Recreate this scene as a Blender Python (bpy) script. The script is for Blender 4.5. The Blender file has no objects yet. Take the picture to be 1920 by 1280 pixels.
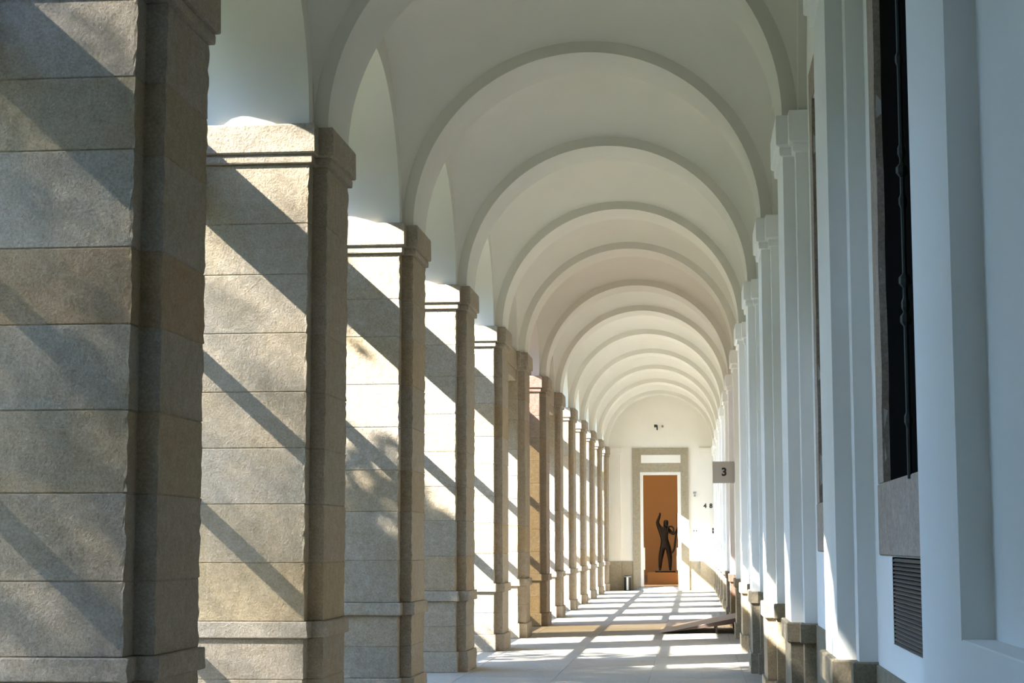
import bpy, math, random
import numpy as np
from mathutils import Matrix, Vector

random.seed(7)
rng = np.random.default_rng(7)
SC = bpy.context.scene
COL = SC.collection

# ------------------------------------------------------------------ camera
EYE = Vector((0.0, 0.0, 1.55))
F_PX, YAW, PITCH, ROLL = 3348.9, 0.0999, 0.1128, -0.0014
cy, sy = math.cos(YAW), math.sin(YAW)
Fv = Vector((-sy * math.cos(PITCH), cy * math.cos(PITCH), math.sin(PITCH)))
Rv = Vector((cy, sy, 0.0))
Uv = Rv.cross(Fv)
cr, sr = math.cos(ROLL), math.sin(ROLL)
R2 = cr * Rv + sr * Uv
U2 = -sr * Rv + cr * Uv
cam_d = bpy.data.cameras.new('camera')
cam_d.sensor_width = 36.0
cam_d.lens = 36.0 * F_PX / 1920.0
cam_d.clip_end = 500
cam = bpy.data.objects.new('camera', cam_d)
COL.objects.link(cam)
M = Matrix.Identity(4)
for i in range(3):
    M[i][0], M[i][1], M[i][2], M[i][3] = R2[i], U2[i], -Fv[i], EYE[i]
cam.matrix_world = M
SC.camera = cam

# ------------------------------------------------------------------ world, sun, exposure
SUN = Vector((1.0, 0.62, -0.9)).normalized()      # direction the light travels
world = bpy.data.worlds.new('sky')
SC.world = world
world.use_nodes = True
wn = world.node_tree
wn.nodes.clear()
wo = wn.nodes.new('ShaderNodeOutputWorld')
wb = wn.nodes.new('ShaderNodeBackground')
sk = wn.nodes.new('ShaderNodeTexSky')
sk.sky_type = 'NISHITA'
sk.sun_disc = False
sk.sun_elevation = math.asin(-SUN.z)
sk.sun_rotation = math.atan2(-SUN.x, -SUN.y)
sk.air_density = 1.0
sk.dust_density = 0.1
sk.ozone_density = 1.8
wb.inputs['Strength'].default_value = 1.42
wn.links.new(sk.outputs[0], wb.inputs['Color'])
wn.links.new(wb.outputs[0], wo.inputs['Surface'])

sd = bpy.data.lights.new('sun', 'SUN')
sd.energy = 33.5
sd.angle = math.radians(0.53)
sd.color = (1.0, 0.95, 0.87)
so = bpy.data.objects.new('sun', sd)
COL.objects.link(so)
so.rotation_euler = SUN.to_track_quat('-Z', 'Y').to_euler()
so.location = (-20, -5, 25)

SC.view_settings.view_transform = 'Standard'
SC.view_settings.look = 'None'
SC.view_settings.gamma = 1.0
SC.view_settings.use_curve_mapping = False
SC.view_settings.exposure = 0.78
SC.cycles.max_bounces = 14
SC.cycles.diffuse_bounces = 10
SC.cycles.transparent_max_bounces = 16
SC.cycles.sample_clamp_indirect = 6.0

# ------------------------------------------------------------------ materials
def new_mat(name):
    m = bpy.data.materials.new(name)
    m.use_nodes = True
    nt = m.node_tree
    return m, nt, nt.nodes['Principled BSDF']

def plain(name, col, rough=0.7, metal=0.0):
    m, nt, b = new_mat(name)
    b.inputs['Base Color'].default_value = (*col, 1)
    b.inputs['Roughness'].default_value = rough
    b.inputs['Metallic'].default_value = metal
    return m

def N(nt, t, **kw):
    n = nt.nodes.new(t)
    for k, v in kw.items():
        n.inputs[k].default_value = v
    return n

def stone(name, bump=0.5, use_obj=True, col=(0.4, 0.37, 0.31), rough=0.9):
    m, nt, b = new_mat(name)
    L = nt.links.new
    geo = nt.nodes.new('ShaderNodeNewGeometry')
    fine = N(nt, 'ShaderNodeTexNoise', Scale=62.0, Detail=4.0, Roughness=0.75)
    mid = N(nt, 'ShaderNodeTexNoise', Scale=14.0, Detail=4.0, Roughness=0.6)
    big = N(nt, 'ShaderNodeTexNoise', Scale=2.3, Detail=3.0)
    for n in (fine, mid, big):
        L(geo.outputs['Position'], n.inputs['Vector'])
    def ramp(src, a, c0, c1, bb):
        r = nt.nodes.new('ShaderNodeValToRGB')
        r.color_ramp.elements[0].position = a
        r.color_ramp.elements[1].position = bb
        r.color_ramp.elements[0].color = (*c0, 1)
        r.color_ramp.elements[1].color = (*c1, 1)
        L(src.outputs['Fac'], r.inputs['Fac'])
        return r
    r1 = ramp(fine, 0.32, (0.70, 0.69, 0.67), (1.16, 1.15, 1.14), 0.68)
    r2 = ramp(mid, 0.3, (0.88, 0.86, 0.82), (1.08, 1.08, 1.09), 0.7)
    r3 = ramp(big, 0.35, (1.0, 0.965, 0.90), (1.0, 1.0, 1.0), 0.55)
    prev = None
    if use_obj:
        oi = nt.nodes.new('ShaderNodeObjectInfo')
        prev = oi.outputs['Color']
    else:
        rgb = nt.nodes.new('ShaderNodeRGB')
        rgb.outputs[0].default_value = (*col, 1)
        prev = rgb.outputs[0]
    for r in (r1, r2, r3):
        mx = nt.nodes.new('ShaderNodeMix')
        mx.data_type = 'RGBA'
        mx.blend_type = 'MULTIPLY'
        mx.inputs['Factor'].default_value = 1.0
        L(prev, mx.inputs['A'])
        L(r.outputs['Color'], mx.inputs['B'])
        prev = mx.outputs['Result']
    L(prev, b.inputs['Base Color'])
    b.inputs['Roughness'].default_value = rough
    b.inputs['Specular IOR Level'].default_value = 0.25
    add = nt.nodes.new('ShaderNodeMath')
    add.operation = 'ADD'
    mul = nt.nodes.new('ShaderNodeMath')
    mul.operation = 'MULTIPLY'
    mul.inputs[1].default_value = 1.42
    L(mid.outputs['Fac'], mul.inputs[0])
    L(fine.outputs['Fac'], add.inputs[0])
    L(mul.outputs[0], add.inputs[1])
    bp = nt.nodes.new('ShaderNodeBump')
    bp.inputs['Strength'].default_value = bump
    bp.inputs['Distance'].default_value = 0.012
    L(add.outputs[0], bp.inputs['Height'])
    L(bp.outputs['Normal'], b.inputs['Normal'])
    return m

def plaster(name, col, bump=0.08):
    m, nt, b = new_mat(name)
    L = nt.links.new
    geo = nt.nodes.new('ShaderNodeNewGeometry')
    n1 = N(nt, 'ShaderNodeTexNoise', Scale=1.3, Detail=4.0)
    n2 = N(nt, 'ShaderNodeTexNoise', Scale=70.0, Detail=2.0)
    L(geo.outputs['Position'], n1.inputs['Vector'])
    L(geo.outputs['Position'], n2.inputs['Vector'])
    r = nt.nodes.new('ShaderNodeValToRGB')
    r.color_ramp.elements[0].position = 0.35
    r.color_ramp.elements[1].position = 0.65
    r.color_ramp.elements[0].color = (col[0] * 0.965, col[1] * 0.965, col[2] * 0.96, 1)
    r.color_ramp.elements[1].color = (*col, 1)
    L(n1.outputs['Fac'], r.inputs['Fac'])
    L(r.outputs['Color'], b.inputs['Base Color'])
    b.inputs['Roughness'].default_value = 0.85
    b.inputs['Specular IOR Level'].default_value = 0.2
    bp = nt.nodes.new('ShaderNodeBump')
    bp.inputs['Strength'].default_value = bump
    bp.inputs['Distance'].default_value = 0.004
    L(n2.outputs['Fac'], bp.inputs['Height'])
    L(bp.outputs['Normal'], b.inputs['Normal'])
    return m

def glass(name, tint, gloss=0.06):
    m = bpy.data.materials.new(name)
    m.use_nodes = True
    nt = m.node_tree
    nt.nodes.clear()
    o = nt.nodes.new('ShaderNodeOutputMaterial')
    t = N(nt, 'ShaderNodeBsdfTransparent', Color=(*tint, 1))
    g = N(nt, 'ShaderNodeBsdfGlossy', Roughness=0.03)
    mx = nt.nodes.new('ShaderNodeMixShader')
    mx.inputs[0].default_value = gloss
    nt.links.new(t.outputs[0], mx.inputs[1])
    nt.links.new(g.outputs[0], mx.inputs[2])
    nt.links.new(mx.outputs[0], o.inputs['Surface'])
    return m

GRANITE = stone('granite_block', 0.8)
DADO = stone('granite_dado', 0.35, False, (0.28, 0.245, 0.185))
FLOORST = stone('paving_stone', 0.12, True, rough=0.7)
JOINT = plain('mortar', (0.2, 0.185, 0.16), 0.95)
SURROUND = stone('granite_surround', 0.25, False, (0.37, 0.33, 0.25))
WFRAME = stone('window_granite', 0.4, False, (0.43, 0.365, 0.32))
WHITE = plaster('white_plaster', (0.87, 0.87, 0.85))
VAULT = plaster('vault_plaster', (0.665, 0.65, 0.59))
CREAM = plaster('cream_plaster', (0.83, 0.81, 0.75))
IRON = plain('dark_iron', (0.035, 0.04, 0.038), 0.55, 0.4)
STEEL = plain('window_steel', (0.10, 0.095, 0.085), 0.6)
BLACK = plain('black_wood', (0.008, 0.0075, 0.007), 1.0)
BLACK.node_tree.nodes['Principled BSDF'].inputs['Specular IOR Level'].default_value = 0.0
VENTM = plain('vent_metal', (0.055, 0.053, 0.055), 0.5, 0.3)
PANE = glass('clear_pane', (0.95, 0.96, 0.95))
PINKP = glass('pink_pane', (0.60, 0.40, 0.43))
AMBER = glass('amber_pane', (0.43, 0.385, 0.30))
DARKGLASS = plain('dark_pane', (0.01, 0.011, 0.012), 0.12)
BRONZE = plain('bronze', (0.030, 0.024, 0.018), 0.38, 0.6)
BROWNWALL = plaster('brown_wall', (0.42, 0.215, 0.075), 0.05)
ROOMFLOOR = plain('room_floor', (0.28, 0.16, 0.07), 0.6)
SIGNM = plain('sign_plate', (0.38, 0.35, 0.33), 0.5)
INK = plain('black_ink', (0.012, 0.012, 0.012), 0.6)
GREYM = plain('grey_fitting', (0.30, 0.30, 0.29), 0.5)
LINING = plain('white_lining', (0.78, 0.76, 0.70), 0.5)
RAMPTOP = plain('ramp_board', (0.36, 0.30, 0.25), 0.6)
RAMPDARK = plain('ramp_frame', (0.06, 0.035, 0.028), 0.6)
DOORWOOD = plain('dark_door_wood', (0.05, 0.032, 0.020), 0.5)
GRASS = stone('lawn_green', 0.3, False, (0.045, 0.065, 0.022))
GRAVEL = stone('gravel_path', 0.3, False, (0.12, 0.115, 0.09))
BOUNCE_GROUND = stone('bounce_gravel', 0.3, False, (0.36, 0.33, 0.26))  # for the added ground that bounces light indoors
LEAF = plain('leaf_green', (0.05, 0.085, 0.025), 0.6)
BARK = plain('bark', (0.09, 0.065, 0.045), 0.9)

# ------------------------------------------------------------------ helpers
def obj(name, me, mat=None, parent=None, loc=(0, 0, 0), color=None):
    o = bpy.data.objects.new(name, me)
    COL.objects.link(o)
    if mat is not None and me is not None and len(me.materials) == 0:
        me.materials.append(mat)
    o.location = loc
    if parent is not None:
        o.parent = parent
    if color is not None:
        o.color = (*color, 1)
    return o

def empty(name, loc=(0, 0, 0)):
    o = bpy.data.objects.new(name, None)
    COL.objects.link(o)
    o.location = loc
    o.empty_display_size = 0.2
    return o

def tag(o, label=None, cat=None, group=None, kind=None):
    if label: o['label'] = label
    if cat: o['category'] = cat
    if group: o['group'] = group
    if kind: o['kind'] = kind
    return o

def mesh(name, v, f, smooth=False):
    me = bpy.data.meshes.new(name)
    me.from_pydata([tuple(map(float, p)) for p in v], [], f)
    if smooth:
        me.polygons.foreach_set('use_smooth', [True] * len(me.polygons))
    me.update()
    return me

class MB:
    def __init__(self):
        self.v, self.f = [], []
    def add(self, v, f):
        n = len(self.v)
        self.v += [tuple(p) for p in v]
        self.f += [tuple(i + n for i in q) for q in f]
        return self
    def box(self, x0, x1, y0, y1, z0, z1, bev=0.0):
        if bev <= 0:
            v = [(x, y, z) for z in (z0, z1) for y in (y0, y1) for x in (x0, x1)]
            f = [(0, 2, 3, 1), (4, 5, 7, 6), (0, 1, 5, 4), (2, 6, 7, 3), (0, 4, 6, 2), (1, 3, 7, 5)]
            return self.add(v, f)
        b = bev
        rings = [(b, z0), (0, z0 + b), (0, z1 - b), (b, z1)]
        v = []
        for o, z in rings:
            v += [(x0 + o, y0 + o, z), (x1 - o, y0 + o, z), (x1 - o, y1 - o, z), (x0 + o, y1 - o, z)]
        f = [(3, 2, 1, 0)]
        for r in range(3):
            for i in range(4):
                j = (i + 1) % 4
                f.append((r * 4 + i, r * 4 + j, r * 4 + 4 + j, r * 4 + 4 + i))
        f.append((12, 13, 14, 15))
        return self.add(v, f)
    def tube(self, p0, p1, r0, r1=None, n=10):
        r1 = r0 if r1 is None else r1
        p0, p1 = Vector(p0), Vector(p1)
        d = (p1 - p0).normalized()
        a = d.orthogonal().normalized()
        b = d.cross(a)
        v = []
        for p, r in ((p0, r0), (p1, r1)):
            for i in range(n):
                t = 2 * math.pi * i / n
                v.append(p + (a * math.cos(t) + b * math.sin(t)) * r)
        f = [(i, (i + 1) % n, n + (i + 1) % n, n + i) for i in range(n)]
        f += [tuple(range(n - 1, -1, -1)), tuple(range(n, 2 * n))]
        return self.add(v, f)
    def lathe(self, c, prof, n=16):
        v, f = [], []
        for r, z in prof:
            for i in range(n):
                t = 2 * math.pi * i / n
                v.append((c[0] + r * math.cos(t), c[1] + r * math.sin(t), c[2] + z))
        for k in range(len(prof) - 1):
            for i in range(n):
                j = (i + 1) % n
                f.append((k * n + i, k * n + j, k * n + n + j, k * n + n + i))
        f.append(tuple(range(n - 1, -1, -1)))
        f.append(tuple(range((len(prof) - 1) * n, len(prof) * n)))
        return self.add(v, f)
    def build(self, name, mat, parent=None, loc=(0, 0, 0), smooth=False, color=None):
        return obj(name, mesh(name, self.v, self.f, smooth), mat, parent, loc, color)

def poly_off(P, o):
    """offset a counter-clockwise polygon outward by o"""
    n, out = len(P), []
    for i in range(n):
        p, c, q = P[i - 1], P[i], P[(i + 1) % n]
        def nrm(a, b):
            dx, dy = b[0] - a[0], b[1] - a[1]
            l = math.hypot(dx, dy)
            return (dy / l, -dx / l)
        n1, n2 = nrm(p, c), nrm(c, q)
        k = 1 + n1[0] * n2[0] + n1[1] * n2[1]
        out.append((c[0] + o * (n1[0] + n2[0]) / k, c[1] + o * (n1[1] + n2[1]) / k))
    return out

def prism(mb, P, rings, jit=0.0, only=None):
    """stack of rings (offset, z) of polygon P, closed"""
    n = len(P)
    v, f = [], []
    for o, z in rings:
        for i, (x, y) in enumerate(poly_off(P, o) if abs(o) > 1e-9 else P):
            q = jit if only is None or i in only else 0.0
            v.append((x + random.uniform(-q, q), y + random.uniform(-q, q), z))
    for r in range(len(rings) - 1):
        for i in range(n):
            j = (i + 1) % n
            f.append((r * n + i, r * n + j, r * n + n + j, r * n + n + i))
    f.append(tuple(range(n - 1, -1, -1)))
    f.append(tuple(range((len(rings) - 1) * n, len(rings) * n)))
    return mb.add(v, f)

# ------------------------------------------------------------------ the plan
# FY[k]: the face of pier k that looks towards the camera
FY = {-1: 0.50, 0: 4.78, 1: 8.95, 2: 13.21, 3: 17.49, 4: 21.80, 5: 26.07, 6: 29.68,
      7: 34.02, 8: 37.80, 9: 42.08, 10: 46.36, 11: 50.64, 12: 54.92, 13: 59.10}
PW, ST, PL = 1.16, 0.16, 0.83          # pier width, set-back of the pilaster, pilaster width
XO, XL1, XL2 = -3.98, -2.887, -2.772   # outer face, wall face and pilaster face on the left
XR2, XR1, XR0 = 0.714, 0.802, 0.893    # pilaster, strip and recessed wall on the right
XC, RR, RB = -1.029, 1.743, 1.858      # vault axis, rib radius, barrel radius
ZS = 4.757                             # springing = top of the imposts
ZD = 0.977                             # top of the dado
YE = 60.45                             # far wall
YN = -1.00                             # wall behind the camera
XG = -3.87                             # glazing line
BLIND = (5, 7)                         # bays closed above by a granite lintel
ZROOF = 7.5
def arch_h(r):                         # rise of an opening arch of half-span r
    return r * 0.91

# ------------------------------------------------------------------ floor
fl = MB().box(XO - 0.3, XR0 + 0.5, YN, YE + 0.4, -0.3, -0.006).build('floor', JOINT)
tag(fl, 'pale granite paving of the corridor barred with sunlight', None, kind='structure')
slab_cols = [(XO, -2.72), (-2.72, -1.615), (-1.615, -0.515), (-0.515, 0.585), (0.585, XR0 + 0.1)]
row_h = 1.30
slab_cache = {}
for ci, (xa, xb) in enumerate(slab_cols):
    if ci == 0:
        continue
    off = 0.0 if ci % 2 else row_h / 2
    ys = [YN] + [YN + off + row_h * (i + (1 if off == 0 else 0)) for i in range(60)]
    ys = [q for q in ys if q < YE] + [YE]
    for ya, yb in zip(ys[:-1], ys[1:]):
        if yb - ya < 0.05:
            continue
        key = (ci, round(yb - ya, 3))
        if key not in slab_cache:
            g = 0.0015
            slab_cache[key] = mesh('slab', *(lambda m: (m.v, m.f))(MB().box(g, xb - xa - g, g, yb - ya - g, -0.05, 0.0, 0.0015)))
        t = random.uniform(0.88, 1.08)
        w = random.uniform(-0.015, 0.015)
        obj('slab', slab_cache[key], FLOORST, fl, (xa, ya, 0), (0.325 * t + w, 0.308 * t, 0.278 * t - w))
ks = sorted(FY)
for ka, kb in zip(ks[:-1], ks[1:]):      # threshold stone under each left opening
    MB().box(XO, -2.724, FY[ka] + 0.5, FY[kb] + 0.5, -0.05, 0.0, 0.003).build('threshold', FLOORST, fl, color=(0.33, 0.312, 0.28))

# ------------------------------------------------------------------ vault
class Vault(MB):
    pass
vb = Vault()
def bay_limits(k, kb):
    a, b = FY[k] + PW, FY[kb]
    return a, b, (a + b) / 2, (b - a) / 2
fac = MB()      # outer facade above the springing
def barrel(y0, y1, n=44):
    v, f = [], []
    for i in range(n + 1):
        t = math.pi * i / n
        for y in (y0, y1):
            v.append((XC - RB * math.cos(t), y, ZS + RB * math.sin(t)))
    for i in range(n):
        f.append((2 * i, 2 * i + 1, 2 * i + 3, 2 * i + 2))
    vb.add(v, f)
def sail(y0, y1, nx=44, ny=26):
    """sail vault over one bay: full arches on all four sides, gently raised in the middle"""
    yc, L = (y0 + y1) / 2, (y1 - y0) / 2
    v, f = [], []
    for j in range(ny + 1):
        w = L * math.sin(math.pi * (j / ny - 0.5))
        for i in range(nx + 1):
            x = RB * math.sin(math.pi * (i / nx - 0.5))
            gg = 0.5 + 0.5 * (x / RB) ** 2
            v.append((XC + x, yc + w, ZS + math.sqrt(max(0.0, RB * RB - x * x + gg * (L * L - w * w)))))
    for j in range(ny):
        for i in range(nx):
            a = j * (nx + 1) + i
            f.append((a, a + 1, a + nx + 2, a + nx + 1))
    vb.add(v, f)
    return yc, L
for ka, kb in zip(ks[:-1], ks[1:]):
    a, b, yc, r = bay_limits(ka, kb)
    H = arch_h(r)
    _, L = sail(FY[ka] + ST + PL, FY[kb] + ST)
    n = 40
    ws = [-L, -(L + r) / 2] + [-r * math.cos(math.pi * i / n) for i in range(n + 1)] + [(L + r) / 2, L]
    for side in (0, 1):
        xw = XC - RB if side == 0 else XC + RB
        xo = XO if side == 0 else XR0 + 0.02
        v, f = [], []
        for w in ws:      # wall lunette between the opening arch and the vault
            zl = H * math.sqrt(max(0.0, 1 - (w / r) ** 2)) if abs(w) < r else 0.0
            v += [(xw, yc + w, ZS + zl), (xw, yc + w, ZS + math.sqrt(max(0.0, L * L - w * w)) + 0.002)]
        for j in range(len(ws) - 1):
            f.append((2 * j, 2 * j + 1, 2 * j + 3, 2 * j + 2))
        vb.add(v, f)
        v, f = [], []
        for i in range(n + 1):   # soffit of the opening
            w, z = -r * math.cos(math.pi * i / n), H * math.sin(math.pi * i / n)
            v += [(xw, yc + w, ZS + z), (xo, yc + w, ZS + z)]
        for j in range(n):
            f.append((2 * j, 2 * j + 1, 2 * j + 3, 2 * j + 2))
        vb.add(v, f)
    v, f = [], []
    for i in range(n + 1):
        w, z = -r * math.cos(math.pi * i / n), H * math.sin(math.pi * i / n)
        v += [(XO, yc + w, ZS + z), (XO, yc + w, ZROOF)]
    for j in range(n):
        f.append((2 * j, 2 * j + 1, 2 * j + 3, 2 * j + 2))
    fac.add(v, f)
barrel(YN, FY[ks[0]] + ST)
barrel(FY[ks[-1]] + ST + PL, YE)
for k in ks:
    y0, y1 = FY[k], FY[k] + PW
    if k == ks[0]:
        y0 = YN
    if k == ks[-1]:
        y1 = YE
    fac.add([(XO, y0, ZS), (XO, y1, ZS), (XO, y1, ZROOF), (XO, y0, ZROOF)], [(0, 1, 2, 3)])
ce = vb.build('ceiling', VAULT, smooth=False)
tag(ce, 'pale plaster barrel vault with side lunettes', None, kind='structure')
me = ce.data
me.polygons.foreach_set('use_smooth', [True] * len(me.polygons))
try:
    me.set_sharp_from_angle(angle=math.radians(28))
except Exception:
    pass
MB().box(XO - 0.35, XR0 + 0.9, YN - 0.3, YE + 7.5, ZROOF, ZROOF + 0.25).build('roof_slab', JOINT, ce)

# transverse arches
ra, rb = RR, RB + 0.05
n = 56
v, f = [], []
for i in range(n + 1):
    t = math.pi * i / n
    for r_ in (ra, rb):
        for yy in (0.0, PL):
            v.append((-r_ * math.cos(t), yy, r_ * math.sin(t)))
for i in range(n):
    a, b = 4 * i, 4 * i + 4
    f += [(a, a + 1, b + 1, b), (a, b, b + 2, a + 2), (a + 1, a + 3, b + 3, b + 1), (a + 2, b + 2, b + 3, a + 3)]
arch_me = mesh('transverse_arch', v, f, True)
arch_me.set_sharp_from_angle(angle=math.radians(28))
for k in ks:
    if k > -2:
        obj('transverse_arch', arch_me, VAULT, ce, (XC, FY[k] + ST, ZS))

# ------------------------------------------------------------------ left wall (outer face) and piers
wl = fac.build('wall_left', WHITE)
tag(wl, 'outer wall above the arcade openings', None, kind='structure')
PIER = [(XO, 0), (XL1, 0), (XL1, ST), (XL2, ST), (XL2, ST + PL), (XL1, ST + PL), (XL1, PW), (XO, PW)]
PIER_L = [(x - XL1, y) for x, y in PIER]
# the same outline with extra points beside each outer corner, so that only the arrises are chipped
ROUGH, CHIP = [], set()
for i_ in range(len(PIER_L)):
    p_, c_, q_ = (Vector(PIER_L[i_ - 1]), Vector(PIER_L[i_]), Vector(PIER_L[(i_ + 1) % len(PIER_L)]))
    if i_ in (1, 3, 4, 6):
        ROUGH.append(tuple(c_ + (p_ - c_).normalized() * 0.016))
        CHIP.add(len(ROUGH))
        ROUGH.append(tuple(c_))
        ROUGH.append(tuple(c_ + (q_ - c_).normalized() * 0.016))
    else:
        ROUGH.append(tuple(c_))
JZ = [0.977, 1.411, 1.849, 2.269, 2.693, 3.14, 3.59, 3.982, 4.445]
GREY = [(0.363, 0.318, 0.256), (0.373, 0.325, 0.263), (0.354, 0.312, 0.252), (0.379, 0.330, 0.269), (0.359, 0.309, 0.244), (0.369, 0.316, 0.246), (0.349, 0.307, 0.250)]
OCHRE = [(0.379, 0.307, 0.215), (0.369, 0.293, 0.203), (0.383, 0.312, 0.223)]
TINT = {1: {1: (0.354, 0.307, 0.248), 2: (0.359, 0.309, 0.246), 5: (0.373, 0.280, 0.186), 6: (0.369, 0.328, 0.272), 7: (0.363, 0.305, 0.223), 8: (0.369, 0.325, 0.272)},
        2: {1: (0.403, 0.325, 0.215), 2: (0.393, 0.330, 0.244), 3: (0.373, 0.330, 0.269), 8: (0.363, 0.312, 0.240)},
        3: {3: (0.354, 0.293, 0.212), 8: (0.373, 0.312, 0.228)}, 6: {2: OCHRE[0]}}
block_cache = {}
def block_mesh(z0, z1, var, near, key):
    kk = (round(z0, 4), round(z1, 4), var, near, key)
    if kk not in block_cache:
        h = z1 - z0
        c, o = 0.007, {'shaft': 0.0, 'lower': 0.0, 'plinth': 0.028, 'cap': 0.034}[key]
        nr = max(2, int(h / (0.045 if near else 0.25)))
        rings = [(o - c, 0.0)] + [(o, c + (h - 2 * c) * i / nr) for i in range(nr + 1)] + [(o - c, h)]
        mb = MB()
        prism(mb, ROUGH, rings, 0.006 if near else 0.003, CHIP)
        block_cache[kk] = mesh('block', mb.v, mb.f)
    return block_cache[kk]
def impost_mesh():
    mb = MB()
    prism(mb, PIER_L, [(0.0, 0.0), (0.026, 0.006), (0.030, 0.012), (0.030, 0.055), (0.026, 0.072), (0.046, 0.075),
                       (0.054, 0.085), (0.054, 0.290), (0.046, 0.304), (0.0, 0.312)], 0.002)
    return mesh('impost', mb.v, mb.f)
IMPL = impost_mesh()
PIER_LABEL = {
 1: 'nearest granite pier at the left edge, shaded, with one orange-brown block',
 2: 'second granite pier from the left, crossed by sharp diagonal shadow bands',
 3: 'third granite pier from the left, sunlit at the top, leaf-dappled below',
 4: 'fourth granite pier from the left, bright upper half and dappled lower half',
 5: 'fifth granite pier from the left, glaring white with a shaded foot',
 6: 'sixth granite pier, under the low end of the first granite lintel',
 7: 'granite pier tinted pink above and amber below',
 8: 'granite pier just beyond the pink and amber one, under the second lintel',
 9: 'ninth granite pier, first of the five small white-lit ones at the far end',
 10: 'tenth granite pier, second of the five small white-lit ones at the far end',
 11: 'eleventh granite pier, third of the five small white-lit ones at the far end',
 12: 'twelfth granite pier, last but one before the end wall',
 13: 'farthest granite pier, in the corner against the end wall'}
for k in ks:
    if k < 1:
        mb = MB()
        prism(mb, PIER_L, [(0, 0), (0, ZS)])
        tag(mb.build('trim_%d' % (k + 2), GRANITE, None, (XL1, FY[k], 0), color=GREY[0]), kind='structure')
        continue
    near = k <= 4
    e = empty('granite_pier', (XL1, FY[k], 0))
    tag(e, PIER_LABEL[k], 'pier', 'granite piers along the window side')
    base = [(0.0, 0.245, 'plinth'), (0.245, 0.55, 'lower'), (0.55, 0.855, 'lower'), (0.855, ZD, 'cap')]
    for z0, z1, key in base:
        o = obj({'plinth': 'plinth', 'lower': 'block', 'cap': 'dado_cap'}[key], block_mesh(z0, z1, k % 3, near, key), GRANITE, e, (0, 0, z0),
                random.choice(GREY))
    jz = [JZ[0]] + [z + (random.uniform(-0.03, 0.03) if k not in (1, 2) else 0) for z in JZ[1:-1]] + [JZ[-1]]
    if k == 1:
        jz = [0.977, 1.361, 1.812, 2.24, 2.687, 3.091, 3.61, 4.0, 4.445]
    for i, (z0, z1) in enumerate(zip(jz[:-1], jz[1:])):
        c = TINT.get(k, {}).get(i + 1) or (random.choice(OCHRE) if random.random() < 0.14 else random.choice(GREY))
        obj('block', block_mesh(z0, z1, k % 3, near, 'shaft'), GRANITE, e, (0, 0, z0), c)
    obj('impost', IMPL, GRANITE, e, (0, 0, 4.445), random.choice(GREY[:4]))

# ------------------------------------------------------------------ glazing of the left openings
def ring_arch(mb, a0, b0, a1, b1, x0, x1, n=28):
    v, f = [], []
    for i in range(n + 1):
        t = math.pi * i / n
        for a_, b_ in ((a0, b0), (a1, b1)):
            for x in (x0, x1):
                v.append((x, -a_ * math.cos(t), ZS + b_ * math.sin(t)))
    for i in range(n):
        a, b = 4 * i, 4 * i + 4
        f += [(a, a + 1, b + 1, b), (a, b, b + 2, a + 2), (a + 1, a + 3, b + 3, b + 1), (a + 2, b + 2, b + 3, a + 3)]
    return mb.add(v, f)
wi = 0
for ka, kb in zip(ks[:-1], ks[1:]):
    a, b, yc, r = bay_limits(ka, kb)
    wi += 1
    w = empty('window_%d' % wi, (XG, yc, 0))
    tag(w, kind='structure')
    hw = 0.04
    def bx(name, y0, y1, z0, z1, mat=STEEL, h=hw):
        return MB().box(-h, h, y0, y1, z0, z1, 0.004).build(name, mat, w)
    blind = ka in BLIND
    top = 4.26 if blind else ZS
    bx('post', -r + 0.002, -r + 0.062, 0.0, top)
    bx('post', r - 0.062, r - 0.002, 0.0, top)
    L0, L1 = -r + 0.062, r - 0.062
    bars = [(0.0, 0.06), (0.788, 0.895), (1.918, 2.025), (3.048, 3.155), (4.185, 4.751)]
    if blind:
        bars = [(0.0, 0.06), (0.79, 0.89), (1.89, 1.989), (2.905, 3.005), (3.85, 4.26)]
    for z0, z1 in bars:
        bx('transom' if z1 - z0 < 0.3 else 'beam', L0, L1, z0, z1)
    for i in range(len(bars) - 1):
        m = AMBER if ka == 6 else PANE
        MB().box(-0.004, 0.004, L0, L1, bars[i][1], bars[i + 1][0]).build('pane', m, w)
    if not blind:
        mb = MB()
        H = arch_h(r)
        ri, hi = r - 0.13, H - 0.35
        ring_arch(mb, ri, hi, r - 0.002, H - 0.002, -hw, hw)
        mb.build('arch_frame', STEEL, w)
        mb = MB()
        z0 = ZS - 0.006
        pts = [(0, -ri * math.cos(math.pi * i / 24), ZS + hi * math.sin(math.pi * i / 24)) for i in range(25)]
        mb.add(pts, [tuple(range(len(pts)))])
        mb.build('pane', PINKP if ka == 6 else PANE, w)
    else:
        # granite lintel with the impost moulding running on, blind lunette above it
        lt = empty('lintel_beam', (XL1, yc, 0))
        tag(lt, 'granite lintel spanning the gap between the %s granite piers' % ('fifth and sixth' if ka == 5 else 'seventh and eighth'), 'lintel', 'granite lintels over narrow bays')
        MB().box(XO - XL1 + 0.002, -0.02, -r, r, 4.265, 4.445, 0.006).build('lintel_block', GRANITE, lt, color=GREY[4])
        MB().box(XO - XL1 + 0.002, 0.0, -r + 0.06, r - 0.06, 4.445, ZS, 0.012).build('cornice', GRANITE, lt, color=GREY[5])
        mb = MB()
        pts = [(-0.30, -r * math.cos(math.pi * i / 28), ZS + arch_h(r) * math.sin(math.pi * i / 28)) for i in range(29)]
        v = pts + [(-0.50, p[1], p[2]) for p in pts]
        nn = len(pts)
        mb.add(v, [tuple(range(nn)), tuple(range(2 * nn - 1, nn - 1, -1))])
        mb.build('blind_lunette', VAULT, ce, (XL1, yc, 0))

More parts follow.
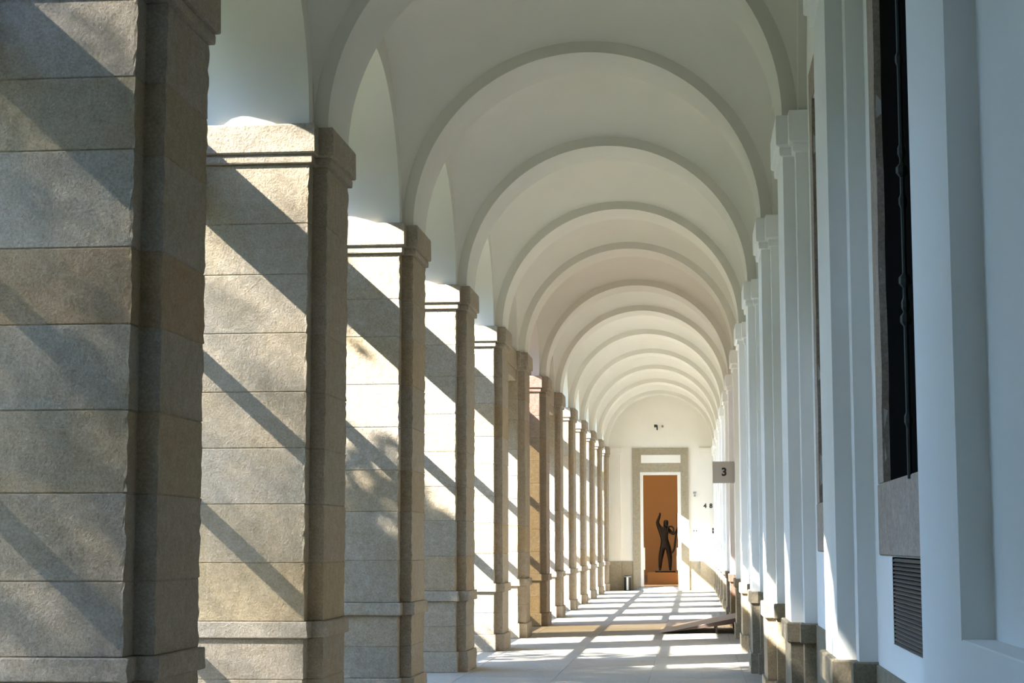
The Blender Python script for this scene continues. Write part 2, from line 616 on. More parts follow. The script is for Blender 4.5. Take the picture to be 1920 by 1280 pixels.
# ------------------------------------------------------------------ right wall, pilasters, windows
wr = MB()
def wall_hole(mb, x, y0, y1, z0, z1, hy0, hy1, hz0, hz1, d):
    ys, zs = [y0, hy0, hy1, y1], [z0, hz0, hz1, z1]
    v = [(x, y, z) for z in zs for y in ys]
    f = []
    for j in range(3):
        for i in range(3):
            if i == 1 and j == 1:
                continue
            f.append((4 * j + i, 4 * j + i + 1, 4 * j + i + 5, 4 * j + i + 4))
    mb.add(v, f)
    c = [(hy0, hz0), (hy1, hz0), (hy1, hz1), (hy0, hz1)]
    v = [(x, y, z) for y, z in c] + [(x + d, y, z) for y, z in c]
    mb.add(v, [(i, (i + 1) % 4, 4 + (i + 1) % 4, 4 + i) for i in range(4)])
ZT = 6.6
win_r = []
for ka, kb in zip(ks[1:-1], ks[2:]):
    a, b, yc, r = bay_limits(ka, kb)
    a -= 0.02; b += 0.02
    if ka == 6:
        wall_hole(wr, XR0, a, b, 0, ZT, yc - 0.95, yc + 0.95, 0.0, 2.75, 0.35)
    elif ka in BLIND or ka >= 12:
        wr.add([(XR0, a, 0), (XR0, b, 0), (XR0, b, ZT), (XR0, a, ZT)], [(0, 1, 2, 3)])
    else:
        wall_hole(wr, XR0, a, b, 0, ZT, yc - 0.97, yc + 0.97, 1.83, 4.70, 0.05)
        win_r.append((ka, yc))
for k in ks[1:]:
    y0, y1 = FY[k], min(FY[k] + PW, YE)
    wr.add([(XR0, y0, 0), (XR0, y1, 0), (XR0, y1, ZT), (XR0, y0, ZT)], [(0, 1, 2, 3)])
# the nearest stretch: strip plane above, thicker base with a ledge below
yz = FY[0] + ST
wr.box(XR2, XR1 + 0.01, YN, yz - 0.001, 0, 1.294, 0.004)
wr.box(XR1 + 0.01, XR0 + 0.3, YN, FY[0] - 0.001, 0, 1.294)
wr.box(XR1, XR0 + 0.3, YN, FY[0] - 0.001, 1.294, ZT)
wrr = wr.build('wall_right', WHITE)
tag(wrr, 'white plaster wall on the right, blue with skylight', None, kind='structure')
MB().box(XR0 + 0.6, XR0 + 0.8, YN, YE + 7, 0, ZROOF).build('outer_leaf', JOINT, wrr)

PIL_R = [(XR2, ST), (XR1, ST), (XR1, 0), (XR0 + 0.05, 0), (XR0 + 0.05, PW), (XR1, PW), (XR1, ST + PL), (XR2, ST + PL)]
PIL = [(x - XR1, y) for x, y in PIL_R]
def pm(name, rings, jit=0.0, P=PIL):
    mb = MB()
    prism(mb, P, rings, jit)
    return mesh(name, mb.v, mb.f)
P_SH = pm('shaft', [(0, ZD), (0, 4.445)])
P_IM = pm('impost', [(0.0, 4.445), (0.022, 4.452), (0.026, 4.50), (0.020, 4.515), (0.044, 4.525), (0.050, 4.535), (0.050, 4.745), (0.044, ZS), (0, ZS + 0.004)])
P_CAP = pm('dado_cap', [(0.024, 0.83), (0.032, 0.838), (0.032, ZD - 0.008), (0.024, ZD)], 0.001)
P_DA = pm('dado', [(0.006, 0.24), (0.006, 0.83)])
P_PL = pm('plinth', [(0.030, 0.0), (0.030, 0.232), (0.024, 0.24)])
ORD = ['nearest', 'second', 'third', 'fourth', 'fifth', 'sixth', 'seventh', 'eighth', 'ninth', 'tenth', 'eleventh', 'twelfth', 'thirteenth', 'last']
P_LABEL = {0: 'broad white pilaster strip nearest the camera, right of the barred window',
           1: 'white stepped pilaster left of the barred dark window and louvred vent',
           2: 'third white pilaster from the right, opposite the second granite pier',
           6: 'white pilaster that carries the square number sign',
           13: 'farthest white pilaster, in the corner against the end wall'}
for k in ks[1:]:
    e = empty('wall_pilaster', (XR1, FY[k], 0))
    tag(e, P_LABEL.get(k, '%s white pilaster from the right, standing on a granite dado' % ORD[k]), 'pilaster', 'white pilasters along the right wall')
    obj('shaft', P_SH, WHITE, e)
    obj('impost', P_IM, WHITE, e)
    obj('dado_cap', P_CAP, DADO, e)
    obj('dado', P_DA, DADO, e)
    obj('plinth', P_PL, DADO, e)
bb = MB()
for ka, kb in zip(ks[1:-1], ks[2:]):
    a, b, yc, r = bay_limits(ka, kb)
    for y0, y1 in ([(a, b)] if ka != 6 else [(a, yc - 0.98), (yc + 0.98, b)]):
        bb.box(XR0 - 0.012, XR0 + 0.05, y0, y1, 0, ZD - 0.012, 0.004)
tag(bb.build('baseboard_right', DADO), 'granite dado along the foot of the right wall', None, kind='structure')

# barred windows and vents in the right wall
def win_parts(w, yc):
    MB().box(-0.012, 0.06, -1.22, 1.22, 1.494, 1.83, 0.006).build('sill', WFRAME, w)
    for s in (-1, 1):
        nz_ = 26
        v_, f_ = [], []
        for i_ in range(nz_ + 1):
            z_ = 1.832 + (4.70 - 1.832) * i_ / nz_
            yi = s * (0.955 + random.uniform(-0.012, 0.012) + 0.02 * math.sin(i_ * 0.9))
            v_ += [(-0.010, s * 1.22, z_), (-0.010, yi, z_), (0.022, yi - s * 0.006, z_), (0.022, s * 1.22, z_)]
        for i_ in range(nz_):
            for c_ in range(4):
                a_, b_ = 4 * i_ + c_, 4 * i_ + (c_ + 1) % 4
                f_.append((a_, b_, b_ + 4, a_ + 4))
        f_ += [(3, 2, 1, 0), tuple(4 * nz_ + q_ for q_ in range(4))]
        MB().add(v_, f_).build('jamb', WFRAME, w)
    MB().box(-0.010, 0.06, -1.22, 1.22, 4.702, 4.95, 0.006).build('head', WFRAME, w)
    MB().box(0.022, 0.05, -0.958, 0.958, 1.832, 4.698).build('shutter', BLACK, w)
    for yb in (-0.66, -0.07):
        bar = MB().tube((-0.012, yb, 1.81), (-0.012, yb, 4.72), 0.011, n=8).build('bar', IRON, w, smooth=False)
        for zk, rk in ((2.05, 0.018), (2.46, 0.024), (2.52, 0.018), (2.62, 0.026), (2.95, 0.018), (3.08, 0.026), (3.16, 0.018), (3.55, 0.018), (4.1, 0.024)):
            MB().lathe((-0.012, yb, zk), [(0.011, -0.03), (rk, -0.012), (rk, 0.012), (0.011, 0.03)], 8).build('knot', IRON, bar)
for n_, (ka, yc) in enumerate(win_r):
    wi += 1
    w = empty('window_%d' % wi, (XR0, yc, 0))
    tag(w, kind='structure')
    win_parts(w, yc)
    if ka == 0:
        vt = empty('vent_grille', (XR0, yc, 0))
        tag(vt, 'dark louvred vent below the barred window on the right', 'vent')
        MB().box(-0.006, 0.0, -0.63, 0.63, 1.11, 1.49).build('backing', BLACK, vt)
        for y0, y1 in ((-0.63, -0.615), (0.615, 0.63)):
            MB().box(-0.016, -0.001, y0, y1, 1.11, 1.49, 0.002).build('frame', VENTM, vt)
        sl = mesh('slat', [(-0.019, -0.614, -0.0055), (-0.019, 0.614, -0.0055), (-0.007, 0.614, 0.005), (-0.007, -0.614, 0.005),
                           (-0.019, -0.614, -0.0080), (-0.019, 0.614, -0.0080), (-0.007, 0.614, 0.002), (-0.007, -0.614, 0.002)],
                  [(0, 1, 2, 3), (7, 6, 5, 4), (0, 4, 5, 1), (3, 2, 6, 7), (0, 3, 7, 4), (1, 5, 6, 2)])
        for i in range(22):
            obj('slat', sl, VENTM, vt, (0, 0, 1.12 + i * 0.0171))

# doorway to the room marked 3, with its ramp and sign
a, b, yc, r = bay_limits(6, 7)
d3 = empty('door_2', (XR0, yc, 0))
tag(d3, kind='structure')
for s in (-1, 1):
    y0, y1 = sorted((s * 0.95, s * 1.15))
    MB().box(-0.03, 0.1, y0, y1, 0, 2.75, 0.006).build('jamb', WFRAME, d3)
    y0, y1 = sorted((s * 0.01, s * 0.945))
    leaf = MB().box(0.20, 0.25, y0, y1, 0.33, 2.74, 0.004).build('door_leaf', DOORWOOD, d3)
    MB().tube((0.17, s * 0.08, 1.05), (0.17, s * 0.08, 1.35), 0.012).build('handle', GREYM, leaf)
MB().box(-0.03, 0.1, -1.15, 1.15, 2.752, 3.0, 0.006).build('head', WFRAME, d3)
rp = empty('wooden_ramp', (-0.60, 31.55, 0))
tag(rp, 'low wooden ramp with a dark edge rising to the right wall under the number sign', 'ramp')
LX, LYR = 1.62, 2.1
v = [(0, 0, 0.004), (LX, 0, 0.325), (LX, LYR, 0.325), (0, LYR, 0.004), (0, 0, 0.0005), (LX, 0, 0.30), (LX, LYR, 0.30), (0, LYR, 0.0005)]
q = [(0, 1, 2, 3), (7, 6, 5, 4), (0, 4, 5, 1), (3, 2, 6, 7), (0, 3, 7, 4), (1, 5, 6, 2)]
obj('deck', mesh('deck', v, q), RAMPTOP, rp)
v = [(0.05, -0.02, 0.004), (LX, -0.02, 0.327), (LX, 0.0, 0.327), (0.05, 0.0, 0.004), (0.05, -0.02, 0.0005), (LX, -0.02, 0.215), (LX, 0.0, 0.215), (0.05, 0.0, 0.0005)]
obj('side_rail', mesh('side_rail', v, q), RAMPDARK, rp)
for x in (0.98, 1.32):
    MB().box(x, x + 0.035, 0.0, 0.04, 0.0, 0.132 * x).build('leg', RAMPDARK, rp)
    MB().box(x, x + 0.035, LYR - 0.06, LYR - 0.02, 0.0, 0.165 * x).build('leg', RAMPDARK, rp)

def text_mesh(s, size):
    c = bpy.data.curves.new('numeral', 'FONT')
    c.body = s
    c.size = size
    c.align_x = 'CENTER'
    c.align_y = 'CENTER'
    c.extrude = 0.002
    c.offset = size * 0.04
    o = bpy.data.objects.new('tmp', c)
    COL.objects.link(o)
    bpy.context.view_layer.update()
    dg = bpy.context.evaluated_depsgraph_get()
    m_ = bpy.data.meshes.new_from_object(o.evaluated_get(dg))
    bpy.data.objects.remove(o)
    return m_
sg = empty('number_sign', (0.53, 30.0, 2.73))
tag(sg, 'square grey plate with a black 3 projecting from the right wall', 'sign')
plate = MB().box(-0.182, 0.178, -0.012, 0.012, -0.18, 0.18, 0.003).build('plate', SIGNM, sg)
MB().box(0.178, 0.186, -0.03, 0.03, -0.16, 0.16).build('bracket', GREYM, sg)
t3 = obj('numeral', text_mesh('3', 0.18), INK, plate, (0.01, -0.015, 0.0))
t3.rotation_euler = (math.pi / 2, 0, 0)

# ------------------------------------------------------------------ far wall and door
wf = MB()
hx0, hx1, hz = -1.73, -0.365, 3.945
wf.box(XL1 - 0.9, hx0, YE, YE + 0.4, 0, ZT + 0.3)
wf.box(hx1, XR0 + 0.4, YE, YE + 0.4, 0, ZT + 0.3)
wf.box(hx0, hx1, YE, YE + 0.4, hz, ZT + 0.3)
wfo = wf.build('wall_far', CREAM)
tag(wfo, 'cream end wall of the corridor with the tall doorway', None, kind='structure')
for x0, x1 in ((XL2 - 0.1, -2.38), (0.27, XR2 + 0.1)):
    MB().box(x0, x1, YE - 0.09, YE, 0.0, 4.60).build('corner_strip', CREAM, wfo)
    MB().box(x0, x1 + (0.03 if x0 < -1 else 0) , YE - 0.12, YE, 4.60, ZS, 0.006).build('strip_impost', CREAM, wfo)
bf = MB()
bf.box(XL2 - 0.1, -2.365, YE - 0.115, YE, 0, 0.965, 0.005)
bf.box(-2.365, -1.99, YE - 0.03, YE, 0, 0.965, 0.005)
bf.box(-0.105, 0.255, YE - 0.03, YE, 0, 0.965, 0.005)
bf.box(0.255, XR2 + 0.1, YE - 0.115, YE, 0, 0.965, 0.005)
tag(bf.build('baseboard_far', SURROUND), 'granite dado along the foot of the end wall', None, kind='structure')
d1 = empty('door_1', (-1.0475, YE, 0))
tag(d1, kind='structure')
dx = -1.0475
MB().box(-1.985 - dx, -1.73 - dx, -0.07, 0.0, 0, 4.755, 0.006).build('jamb', SURROUND, d1)
MB().box(-0.365 - dx, -0.11 - dx, -0.07, 0.0, 0, 4.755, 0.006).build('jamb', SURROUND, d1)
MB().box(-1.729 - dx, -0.366 - dx, -0.07, 0.0, 3.945, 4.755, 0.006).build('head', SURROUND, d1)
MB().box(-1.69 - dx, -0.364 - dx, -0.082, -0.06, 4.25, 4.52, 0.004).build('panel', LINING, d1)
for x0, x1 in ((-1.73, -1.635), (-0.48, -0.365)):
    ln = MB().box(x0 - dx, x1 - dx, -0.05, 0.3, 0, 3.85, 0.003).build('lining', LINING, d1)
    xa = (x1 - dx, x1 - dx + 0.045) if x0 < -1 else (x0 - dx - 0.045, x0 - dx)
    MB().box(xa[0], xa[1], 0.05, 0.25, 0.68, 1.42, 0.004).build('pad', LINING, ln)
MB().box(-1.73 - dx, -0.365 - dx, -0.05, 0.3, 3.852, 3.944, 0.003).build('lining', LINING, d1)
# threshold ramp
rm = empty('door_ramp', (dx, YE - 0.95, 0))
tag(rm, 'small grey ramp leading up into the brown doorway at the far end', 'ramp')
v = [(-0.66, 0, 0.004), (0.66, 0, 0.004), (0.66, 0.86, 0.13), (-0.66, 0.86, 0.13), (-0.66, 0, 0.0005), (0.66, 0, 0.0005), (0.66, 0.86, 0.0005), (-0.66, 0.86, 0.0005)]
obj('deck', mesh('deck', v, [(0, 1, 2, 3), (0, 4, 5, 1), (1, 5, 6, 2), (2, 6, 7, 3), (3, 7, 4, 0), (4, 7, 6, 5)]), GREYM, rm)
for s in (-1, 1):
    v = [(s * 0.662, 0, 0.004), (s * 0.95, 0.3, 0.004), (s * 0.95, 0.86, 0.004), (s * 0.662, 0.86, 0.13), (s * 0.662, 0, 0.0005), (s * 0.95, 0.3, 0.0005), (s * 0.95, 0.86, 0.0005), (s * 0.662, 0.86, 0.0005)]
    obj('wing', mesh('wing', v, [(0, 1, 2), (0, 2, 3), (0, 4, 5, 1), (1, 5, 6, 2), (2, 6, 7, 3), (3, 7, 4, 0), (4, 7, 6, 5)]), GREYM, rm)

# small fittings on the end wall
fx = empty('wall_spotlight', (-1.135, YE, 5.47))
tag(fx, 'small black spotlight high on the end wall above the doorway', 'spotlight')
MB().tube((0, -0.16, 0.02), (-0.10, -0.16, 0.02), 0.045, 0.05).build('head', INK, fx)
MB().tube((0.0, -0.16, -0.12), (0.0, -0.16, 0.04), 0.022).build('stem', INK, fx)
MB().tube((0.0, 0.0, 0.0), (0.0, -0.16, 0.0), 0.018).build('arm', INK, fx)
dt = empty('smoke_detector', (-0.955, YE, 5.48))
tag(dt, 'tiny grey sensor right of the black spotlight on the end wall', 'sensor')
MB().box(-0.035, 0.035, -0.04, 0.0, -0.035, 0.035, 0.008).build('housing', GREYM, dt)
MB().box(-0.012, 0.012, -0.046, -0.04, -0.012, 0.012).build('lens', INK, dt)
ys_ = YE - 0.09
sgn = empty('wall_numbers', (0.53, ys_, 2.80))
tag(sgn, 'pair of small dark characters on the white strip right of the far doorway', 'sign')
for dx_, ch in ((-0.095, '4'), (0.10, '8')):
    t_ = obj('numeral', text_mesh(ch, 0.20), INK, sgn, (dx_, -0.003, 0))
    t_.rotation_euler = (math.pi / 2, 0, 0)
pa = empty('wall_thermostat', (0.095, YE, 3.2))
tag(pa, 'upper pale grey fitting on the wall right of the far doorway', 'fitting')
MB().box(-0.05, 0.05, -0.03, 0.0, 0.02, 0.08, 0.006).build('housing', GREYM, pa)
MB().box(-0.03, 0.03, -0.03, 0.0, -0.08, -0.01, 0.006).build('keypad', GREYM, pa)
pb = empty('wall_switch', (0.095, YE, 1.98))
tag(pb, 'lower pale grey switch on the wall right of the far doorway', 'switch')
MB().box(-0.08, 0.08, -0.025, 0.0, -0.035, 0.035, 0.006).build('plate', GREYM, pb)
for x in (-0.04, 0.04):
    MB().box(x - 0.022, x + 0.022, -0.032, -0.025, -0.022, 0.022, 0.003).build('key', INK, pb)
pc = empty('call_button', (0.69, YE - 0.09, 1.98))
tag(pc, 'narrow dark fitting beside the farthest white pilaster', 'fitting')
MB().box(-0.025, 0.025, -0.03, 0.0, -0.09, 0.09, 0.006).build('housing', INK, pc)
MB().box(-0.012, 0.012, -0.036, -0.03, -0.02, 0.03, 0.002).build('button', GREYM, pc)

# bin by the end wall
bn = empty('ash_bin', (-2.17, YE - 0.28, 0))
tag(bn, 'small dark cylindrical bin with its highlight put on as a pale strip left of the far doorway', 'bin')
MB().lathe((0, 0, 0), [(0.10, 0.0), (0.115, 0.02), (0.115, 0.46), (0.10, 0.50), (0.09, 0.50)], 18).build('body', IRON, bn)
MB().lathe((0, 0, 0), [(0.118, 0.44), (0.122, 0.45), (0.122, 0.47), (0.118, 0.48)], 18).build('rim', GREYM, bn)
MB().box(-0.03, 0.035, -0.124, -0.10, 0.02, 0.44, 0.004).build('strip', LINING, bn)  # pale strip standing in for the highlight on the dark body

# ------------------------------------------------------------------ room with the statue
rw = MB()
y0, y1 = YE + 0.4, YE + 6.2
rw.box(-4.5, 3.0, y1, y1 + 0.2, 0, 5.6)
rw.box(-4.7, -4.5, y0, y1, 0, 5.6)
rw.box(3.0, 3.2, y0, y1, 0, 5.6)
rwo = rw.build('wall_room', BROWNWALL)
tag(rwo, 'brown wall of the room seen through the far doorway', None, kind='structure')
tag(MB().box(-4.7, 3.2, YE - 0.0, y1, -0.2, 0.12).build('floor_room', ROOMFLOOR), kind='structure')
tag(MB().box(-4.7, 3.2, y0, y1 + 0.2, 5.6, 5.8).build('ceiling_room', WHITE), kind='structure')
tag(MB().box(-4.5, 3.0, y1 - 0.02, y1, 0.12, 0.40).build('baseboard_room', ROOMFLOOR), kind='structure')
lt_ = empty('room_fill_light', (-1.2, YE + 3.0, 5.6))  # unseen lamp, added to light the brown wall
tag(lt_, 'added unseen ceiling lamp lighting the brown room beyond the far doorway', 'lamp')
MB().box(-0.6, 0.6, -0.3, 0.3, -0.06, 0.0, 0.01).build('housing', WHITE, lt_)
ad = bpy.data.lights.new('room_fill', 'AREA')
ad.shape = 'RECTANGLE'
ad.size, ad.size_y = 1.1, 0.5
ad.energy = 52
ad.color = (1.0, 0.86, 0.66)
ao = bpy.data.objects.new('room_fill', ad)
COL.objects.link(ao)
ao.parent = lt_
ao.location = (0, 0, -0.08)

# statue on its plinth
SY = YE + 3.6
st = empty('bronze_statue', (-0.965, SY, 0.545))
tag(st, 'dark bronze standing figure with one raised arm in the far doorway', 'statue')
pl = MB().box(-0.62, 0.62, -0.5, 0.5, 0.12, 0.543, 0.008).build('statue_plinth', BROWNWALL, None, (-0.965, SY, 0))
tag(pl, 'brown block plinth carrying the bronze statue', 'plinth')
MB().box(-0.36, 0.36, -0.25, 0.25, 0.0, 0.06, 0.008).build('base_plate', BRONZE, st)
J = {  # joint: (x, y, z, radius)
 'pel': (0.00, 0, 1.00, 0.135), 'waist': (-0.02, 0, 1.16, 0.115), 'chest': (-0.06, 0, 1.42, 0.165), 'neck': (0.01, 0, 1.60, 0.06),
 'head0': (0.03, 0, 1.68, 0.085), 'head1': (0.04, -0.01, 1.78, 0.10), 'head2': (0.03, 0, 1.86, 0.06),
 'shl': (-0.20, 0, 1.58, 0.085), 'ell': (-0.27, -0.02, 1.76, 0.065), 'wrl': (-0.20, -0.04, 1.94, 0.045), 'hal': (-0.17, -0.05, 2.03, 0.040), 'fil': (-0.175, -0.05, 2.11, 0.022),
 'shr': (0.13, 0, 1.52, 0.075), 'elr': (0.27, -0.05, 1.34, 0.058), 'wrr': (0.40, -0.1, 1.42, 0.042), 'har': (0.44, -0.12, 1.52, 0.035), 'fir': (0.45, -0.12, 1.60, 0.018),
 'hpl': (-0.07, 0, 0.92, 0.12), 'knl': (-0.16, -0.03, 0.52, 0.085), 'anl': (-0.19, 0.02, 0.14, 0.052), 'tol': (-0.19, -0.12, 0.09, 0.04),
 'hpr': (0.09, 0, 0.92, 0.12), 'knr': (0.17, -0.03, 0.52, 0.085), 'anr': (0.17, 0.02, 0.14, 0.052), 'tor': (0.18, -0.12, 0.09, 0.04)}
E_ = [('pel', 'waist'), ('waist', 'chest'), ('chest', 'neck'), ('neck', 'head0'), ('head0', 'head1'), ('head1', 'head2'),
      ('chest', 'shl'), ('shl', 'ell'), ('ell', 'wrl'), ('wrl', 'hal'), ('hal', 'fil'),
      ('chest', 'shr'), ('shr', 'elr'), ('elr', 'wrr'), ('wrr', 'har'), ('har', 'fir'),
      ('pel', 'hpl'), ('hpl', 'knl'), ('knl', 'anl'), ('anl', 'tol'), ('pel', 'hpr'), ('hpr', 'knr'), ('knr', 'anr'), ('anr', 'tor')]
names = list(J)
fm = bpy.data.meshes.new('figure')
fm.from_pydata([J[n_][:3] for n_ in names], [(names.index(a_), names.index(b_)) for a_, b_ in E_], [])
fo = obj('figure', fm, BRONZE, st)
sm = fo.modifiers.new('skin', 'SKIN')
lay = fm.skin_vertices[0] if len(fm.skin_vertices) else None
if lay is None:
    bpy.context.view_layer.objects.active = fo
    fo.select_set(True)
    bpy.ops.mesh.customdata_skin_add()
    lay = fm.skin_vertices[0]
for i, n_ in enumerate(names):
    r_ = J[n_][3]
    lay.data[i].radius = (r_ * 1.2, r_ * 1.05)
    lay.data[i].use_root = (n_ == 'pel')
ss = fo.modifiers.new('subsurf', 'SUBSURF')
ss.levels = 2
ss.render_levels = 2
# curved strap-like limb from the hand to the knee, and a shield-like ring at the chest
mb = MB()
cv = [(0.40, -0.1, 1.40), (0.37, -0.1, 1.22), (0.345, -0.1, 1.02), (0.33, -0.09, 0.86), (0.27, -0.06, 0.72), (0.17, -0.04, 0.64)]
for p0, p1 in zip(cv[:-1], cv[1:]):
    mb.tube(p0, p1, 0.036, n=8)
mb.build('drapery', BRONZE, st)
mb = MB()
nn = 14
for i in range(nn):
    t0, t1 = 2 * math.pi * i / nn, 2 * math.pi * (i + 1) / nn
    mb.tube((0.20 + 0.11 * math.cos(t0), -0.1, 1.50 + 0.12 * math.sin(t0)), (0.20 + 0.11 * math.cos(t1), -0.1, 1.50 + 0.12 * math.sin(t1)), 0.03, n=8)
mb.build('ring', BRONZE, st)
MB().tube((0.445, -0.12, 1.38), (0.44, -0.12, 2.06), 0.011, n=6).build('rod', BRONZE, st)

# ------------------------------------------------------------------ wall behind the camera
tag(MB().box(XO - 0.3, XR0 + 0.3, YN - 0.3, YN, 0, ZROOF).box(XO, XL1, YN, FY[-1], 0, ZS).build('wall_near', WHITE), kind='structure')

# ------------------------------------------------------------------ garden outside
tag(MB().box(-120, XO - 2.2, -90, 29, -0.5, -0.12).build('lawn', GRASS), 'green lawn outside the arcade', None, kind='structure')
tag(MB().box(-120, XO - 2.2, 29, 150, -0.5, -0.12).build('bounce_court', BOUNCE_GROUND), 'added unseen pale ground outside, bouncing sunlight into the farther openings', None, kind='structure')  # pale ground added to throw sunlight up into the far bays
tag(MB().box(XO - 2.2, XO - 0.3, -90, 150, -0.5, -0.10).build('garden_path', GRAVEL), 'pale gravel path outside the arcade', None, kind='structure')

def tree(loc, trunk_h, blobs, leaf, label, seed):
    """blobs: (cx, cy, cz, rx, ry, rz, count) relative to the trunk foot"""
    g = np.random.default_rng(seed)
    e = empty('garden_tree', loc)
    tag(e, label, 'tree', 'garden trees outside the arcade')
    mb = MB()
    top = (0.15, 0.1, trunk_h)
    mb.tube((0, 0, -0.1), top, 0.22, 0.12, 10)
    mb.build('trunk', BARK, e)
    br = MB()
    for (cx, cy_, cz, rx, ry, rz, cnt) in blobs:
        br.tube(top, (cx, cy_, cz), 0.09, 0.03, 6)
    br.build('branches', BARK, e)
    P, Fc = [], []
    for (cx, cy_, cz, rx, ry, rz, cnt) in blobs:
        u = g.normal(size=(cnt, 3))
        u /= np.linalg.norm(u, axis=1)[:, None]
        rr = g.random(cnt) ** (1 / 2.4)
        c = np.array([cx, cy_, cz]) + u * rr[:, None] * np.array([rx, ry, rz])
        a = g.normal(size=(cnt, 3)); a /= np.linalg.norm(a, axis=1)[:, None]
        b = np.cross(a, g.normal(size=(cnt, 3))); b /= np.linalg.norm(b, axis=1)[:, None]
        s = leaf * (0.6 + 0.8 * g.random(cnt))[:, None]
        quad = np.stack([c - a * s, c + b * s * 0.55, c + a * s, c - b * s * 0.55], 1)
        P.append(quad.reshape(-1, 3))
    P = np.concatenate(P)
    m_ = bpy.data.meshes.new('foliage')
    nq = len(P) // 4
    m_.vertices.add(len(P)); m_.vertices.foreach_set('co', P.astype(np.float32).ravel())
    m_.loops.add(len(P)); m_.loops.foreach_set('vertex_index', np.arange(len(P), dtype=np.int32))
    m_.polygons.add(nq); m_.polygons.foreach_set('loop_start', np.arange(0, len(P), 4, dtype=np.int32))
    m_.polygons.foreach_set('loop_total', np.full(nq, 4, dtype=np.int32))
    m_.update()
    o = obj('foliage', m_, LEAF, e)
    o['kind'] = 'stuff'
    return e

def toward_sun(x, y, z, d):
    return (x - d, y - 0.62 * d, z + 0.9 * d)
def blob(target, d, r, cnt, foot):
    c = toward_sun(*target, d)
    return (c[0] - foot[0], c[1] - foot[1], c[2] - foot[2], r[0], r[1], r[2], cnt)
# tree shading the nearest pier and the bays behind the camera
ft = (-12.0, 0.6, -0.12)
tree(ft, 5.0, [               blob((-3.2, 5.4, 2.0), 8.5, (1.9, 2.2, 2.9), 9000, ft), blob((-3.2, 4.4, 5.4), 8.5, (1.9, 2.4, 2.2), 8000, ft),
               blob((-3.2, 1.4, 2.0), 8.5, (1.9, 2.6, 2.9), 9000, ft), blob((-3.2, 0.4, 5.4), 8.5, (1.9, 2.8, 2.4), 9000, ft),
               blob((-3.2, -2.8, 3.2), 8.5, (1.9, 2.6, 3.6), 6000, ft), blob((-3.2, 2.4, 6.8), 8.5, (1.9, 2.6, 1.8), 9000, ft), blob((-3.2, 3.2, 4.2), 8.5, (1.6, 2.0, 2.0), 5000, ft)], 0.10,
     'broad garden tree outside whose crown shades the nearest pier', 11)
# tree dappling the third and fourth piers
ft = (-11.4, 13.6, -0.12)
tree(ft, 4.6, [blob((-3.2, 16.6, 0.7), 8.2, (1.4, 1.7, 2.3), 6200, ft), blob((-3.2, 20.4, 0.6), 8.0, (1.3, 1.9, 2.0), 6500, ft),
               blob((-3.2, 19.3, 3.3), 8.2, (1.2, 1.7, 1.2), 3000, ft), blob((-3.2, 23.4, 1.6), 8.0, (1.2, 1.5, 1.0), 900, ft),
               blob((-3.2, 22.0, 0.3), 7.8, (1.2, 1.4, 1.6), 1700, ft), blob((-3.2, 25.2, -0.6), 7.6, (1.2, 1.5, 1.3), 1300, ft)], 0.10,
     'garden tree outside whose leaves dapple the third and fourth piers', 12)
# tall fine-leaved trees thinning the sun on the first and second piers
ft = (-22.0, -1.0, -0.12)
tree(ft, 14.0, [blob((-3.3, 12.8, 1.9), 19.0, (1.8, 1.6, 3.4), 15500, ft), blob((-3.3, 10.3, 3.4), 19.0, (1.8, 1.6, 3.6), 26000, ft),
                blob((-3.3, 10.8, 6.6), 19.0, (1.8, 1.4, 1.6), 5000, ft)], 0.042,
     'tall fine-leaved garden tree outside that thins the sun on the second pier', 13)
ft = (-17.0, -0.8, -0.12)
tree(ft, 9.0, [blob((-3.3, 8.2, 1.8), 13.6, (1.6, 1.7, 3.0), 24000, ft), blob((-3.3, 7.0, 5.6), 13.6, (1.6, 1.7, 1.4), 5000, ft)], 0.042,
     'tall fine-leaved garden tree outside that dims the nearest pier', 14)
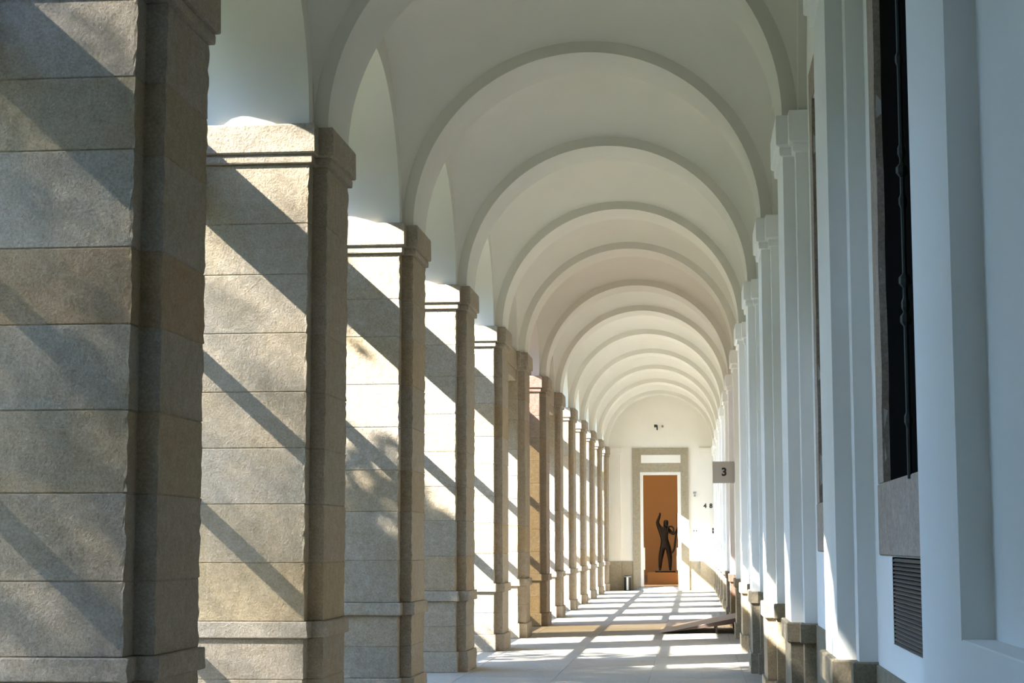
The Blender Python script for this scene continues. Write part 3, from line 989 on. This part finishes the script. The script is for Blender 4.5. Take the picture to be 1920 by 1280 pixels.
# leafy hedge mass added to block sky light reaching the nearest bays
hg = empty('sky_blocker_hedge', (-8.2, 7.0, -0.12))
tag(hg, 'added unseen hedge outside, blocking sky light from the openings nearest the camera', 'hedge')
g = np.random.default_rng(5)
nl = 22000
c = np.stack([g.normal(0, 0.42, nl), g.uniform(-15, -3.0, nl), 6.2 * g.random(nl) ** 0.8], 1)
c[:, 2] += 0.25 * np.sin(c[:, 1] * 1.7) * (c[:, 2] > 4)
a_ = g.normal(size=(nl, 3)); a_ /= np.linalg.norm(a_, axis=1)[:, None]
b_ = np.cross(a_, g.normal(size=(nl, 3))); b_ /= np.linalg.norm(b_, axis=1)[:, None]
sz = 0.11 * (0.7 + 0.6 * g.random(nl))[:, None]
P = np.stack([c - a_ * sz, c + b_ * sz * 0.6, c + a_ * sz, c - b_ * sz * 0.6], 1).reshape(-1, 3)
m_ = mesh('foliage', P.tolist(), [(4 * i, 4 * i + 1, 4 * i + 2, 4 * i + 3) for i in range(nl)])
ho = obj('foliage', m_, LEAF, hg)
ho['kind'] = 'stuff'
for i in range(18):
    MB().tube((0, -14.6 + i * 0.65, 0), (random.uniform(-0.1, 0.1), -14.6 + i * 0.65, 3.4), 0.05, 0.02, 6).build('stem', BARK, hg)
# added belt of trees blocking low sky light, taller towards the near bays
nb, nz = 150, 16
ph = g.uniform(0, 6.28, 8)
v, f = [], []
for i in range(nb):
    y = -75 + 210 * i / (nb - 1)
    top = 10.5 + 8.5 / (1 + math.exp((y - 3.0) / 2.5)) + 1.6 * math.sin(y * 0.31 + ph[0]) + 1.0 * math.sin(y * 0.83 + ph[1]) + g.normal(0, 0.4)
    for j in range(nz + 1):
        t = j / nz
        x = -31 - 3.0 * (t ** 2.5) + 1.2 * math.sin(y * 0.5 + 4 * t + ph[2]) + g.normal(0, 0.35)
        v.append((x, y + g.normal(0, 0.3), -0.15 + top * t))
    v.append((-40.0, y, -0.15))
w_ = nz + 2
for i in range(nb - 1):
    for j in range(nz + 1):
        a = i * w_ + j
        f.append((a, a + w_, a + w_ + 1, a + 1))
tb = obj('sky_blocker_belt', mesh('sky_blocker_belt', v, f), LEAF)
tag(tb, 'added unseen belt of dark trees outside, blocking the low sky light', 'tree belt', kind='stuff')
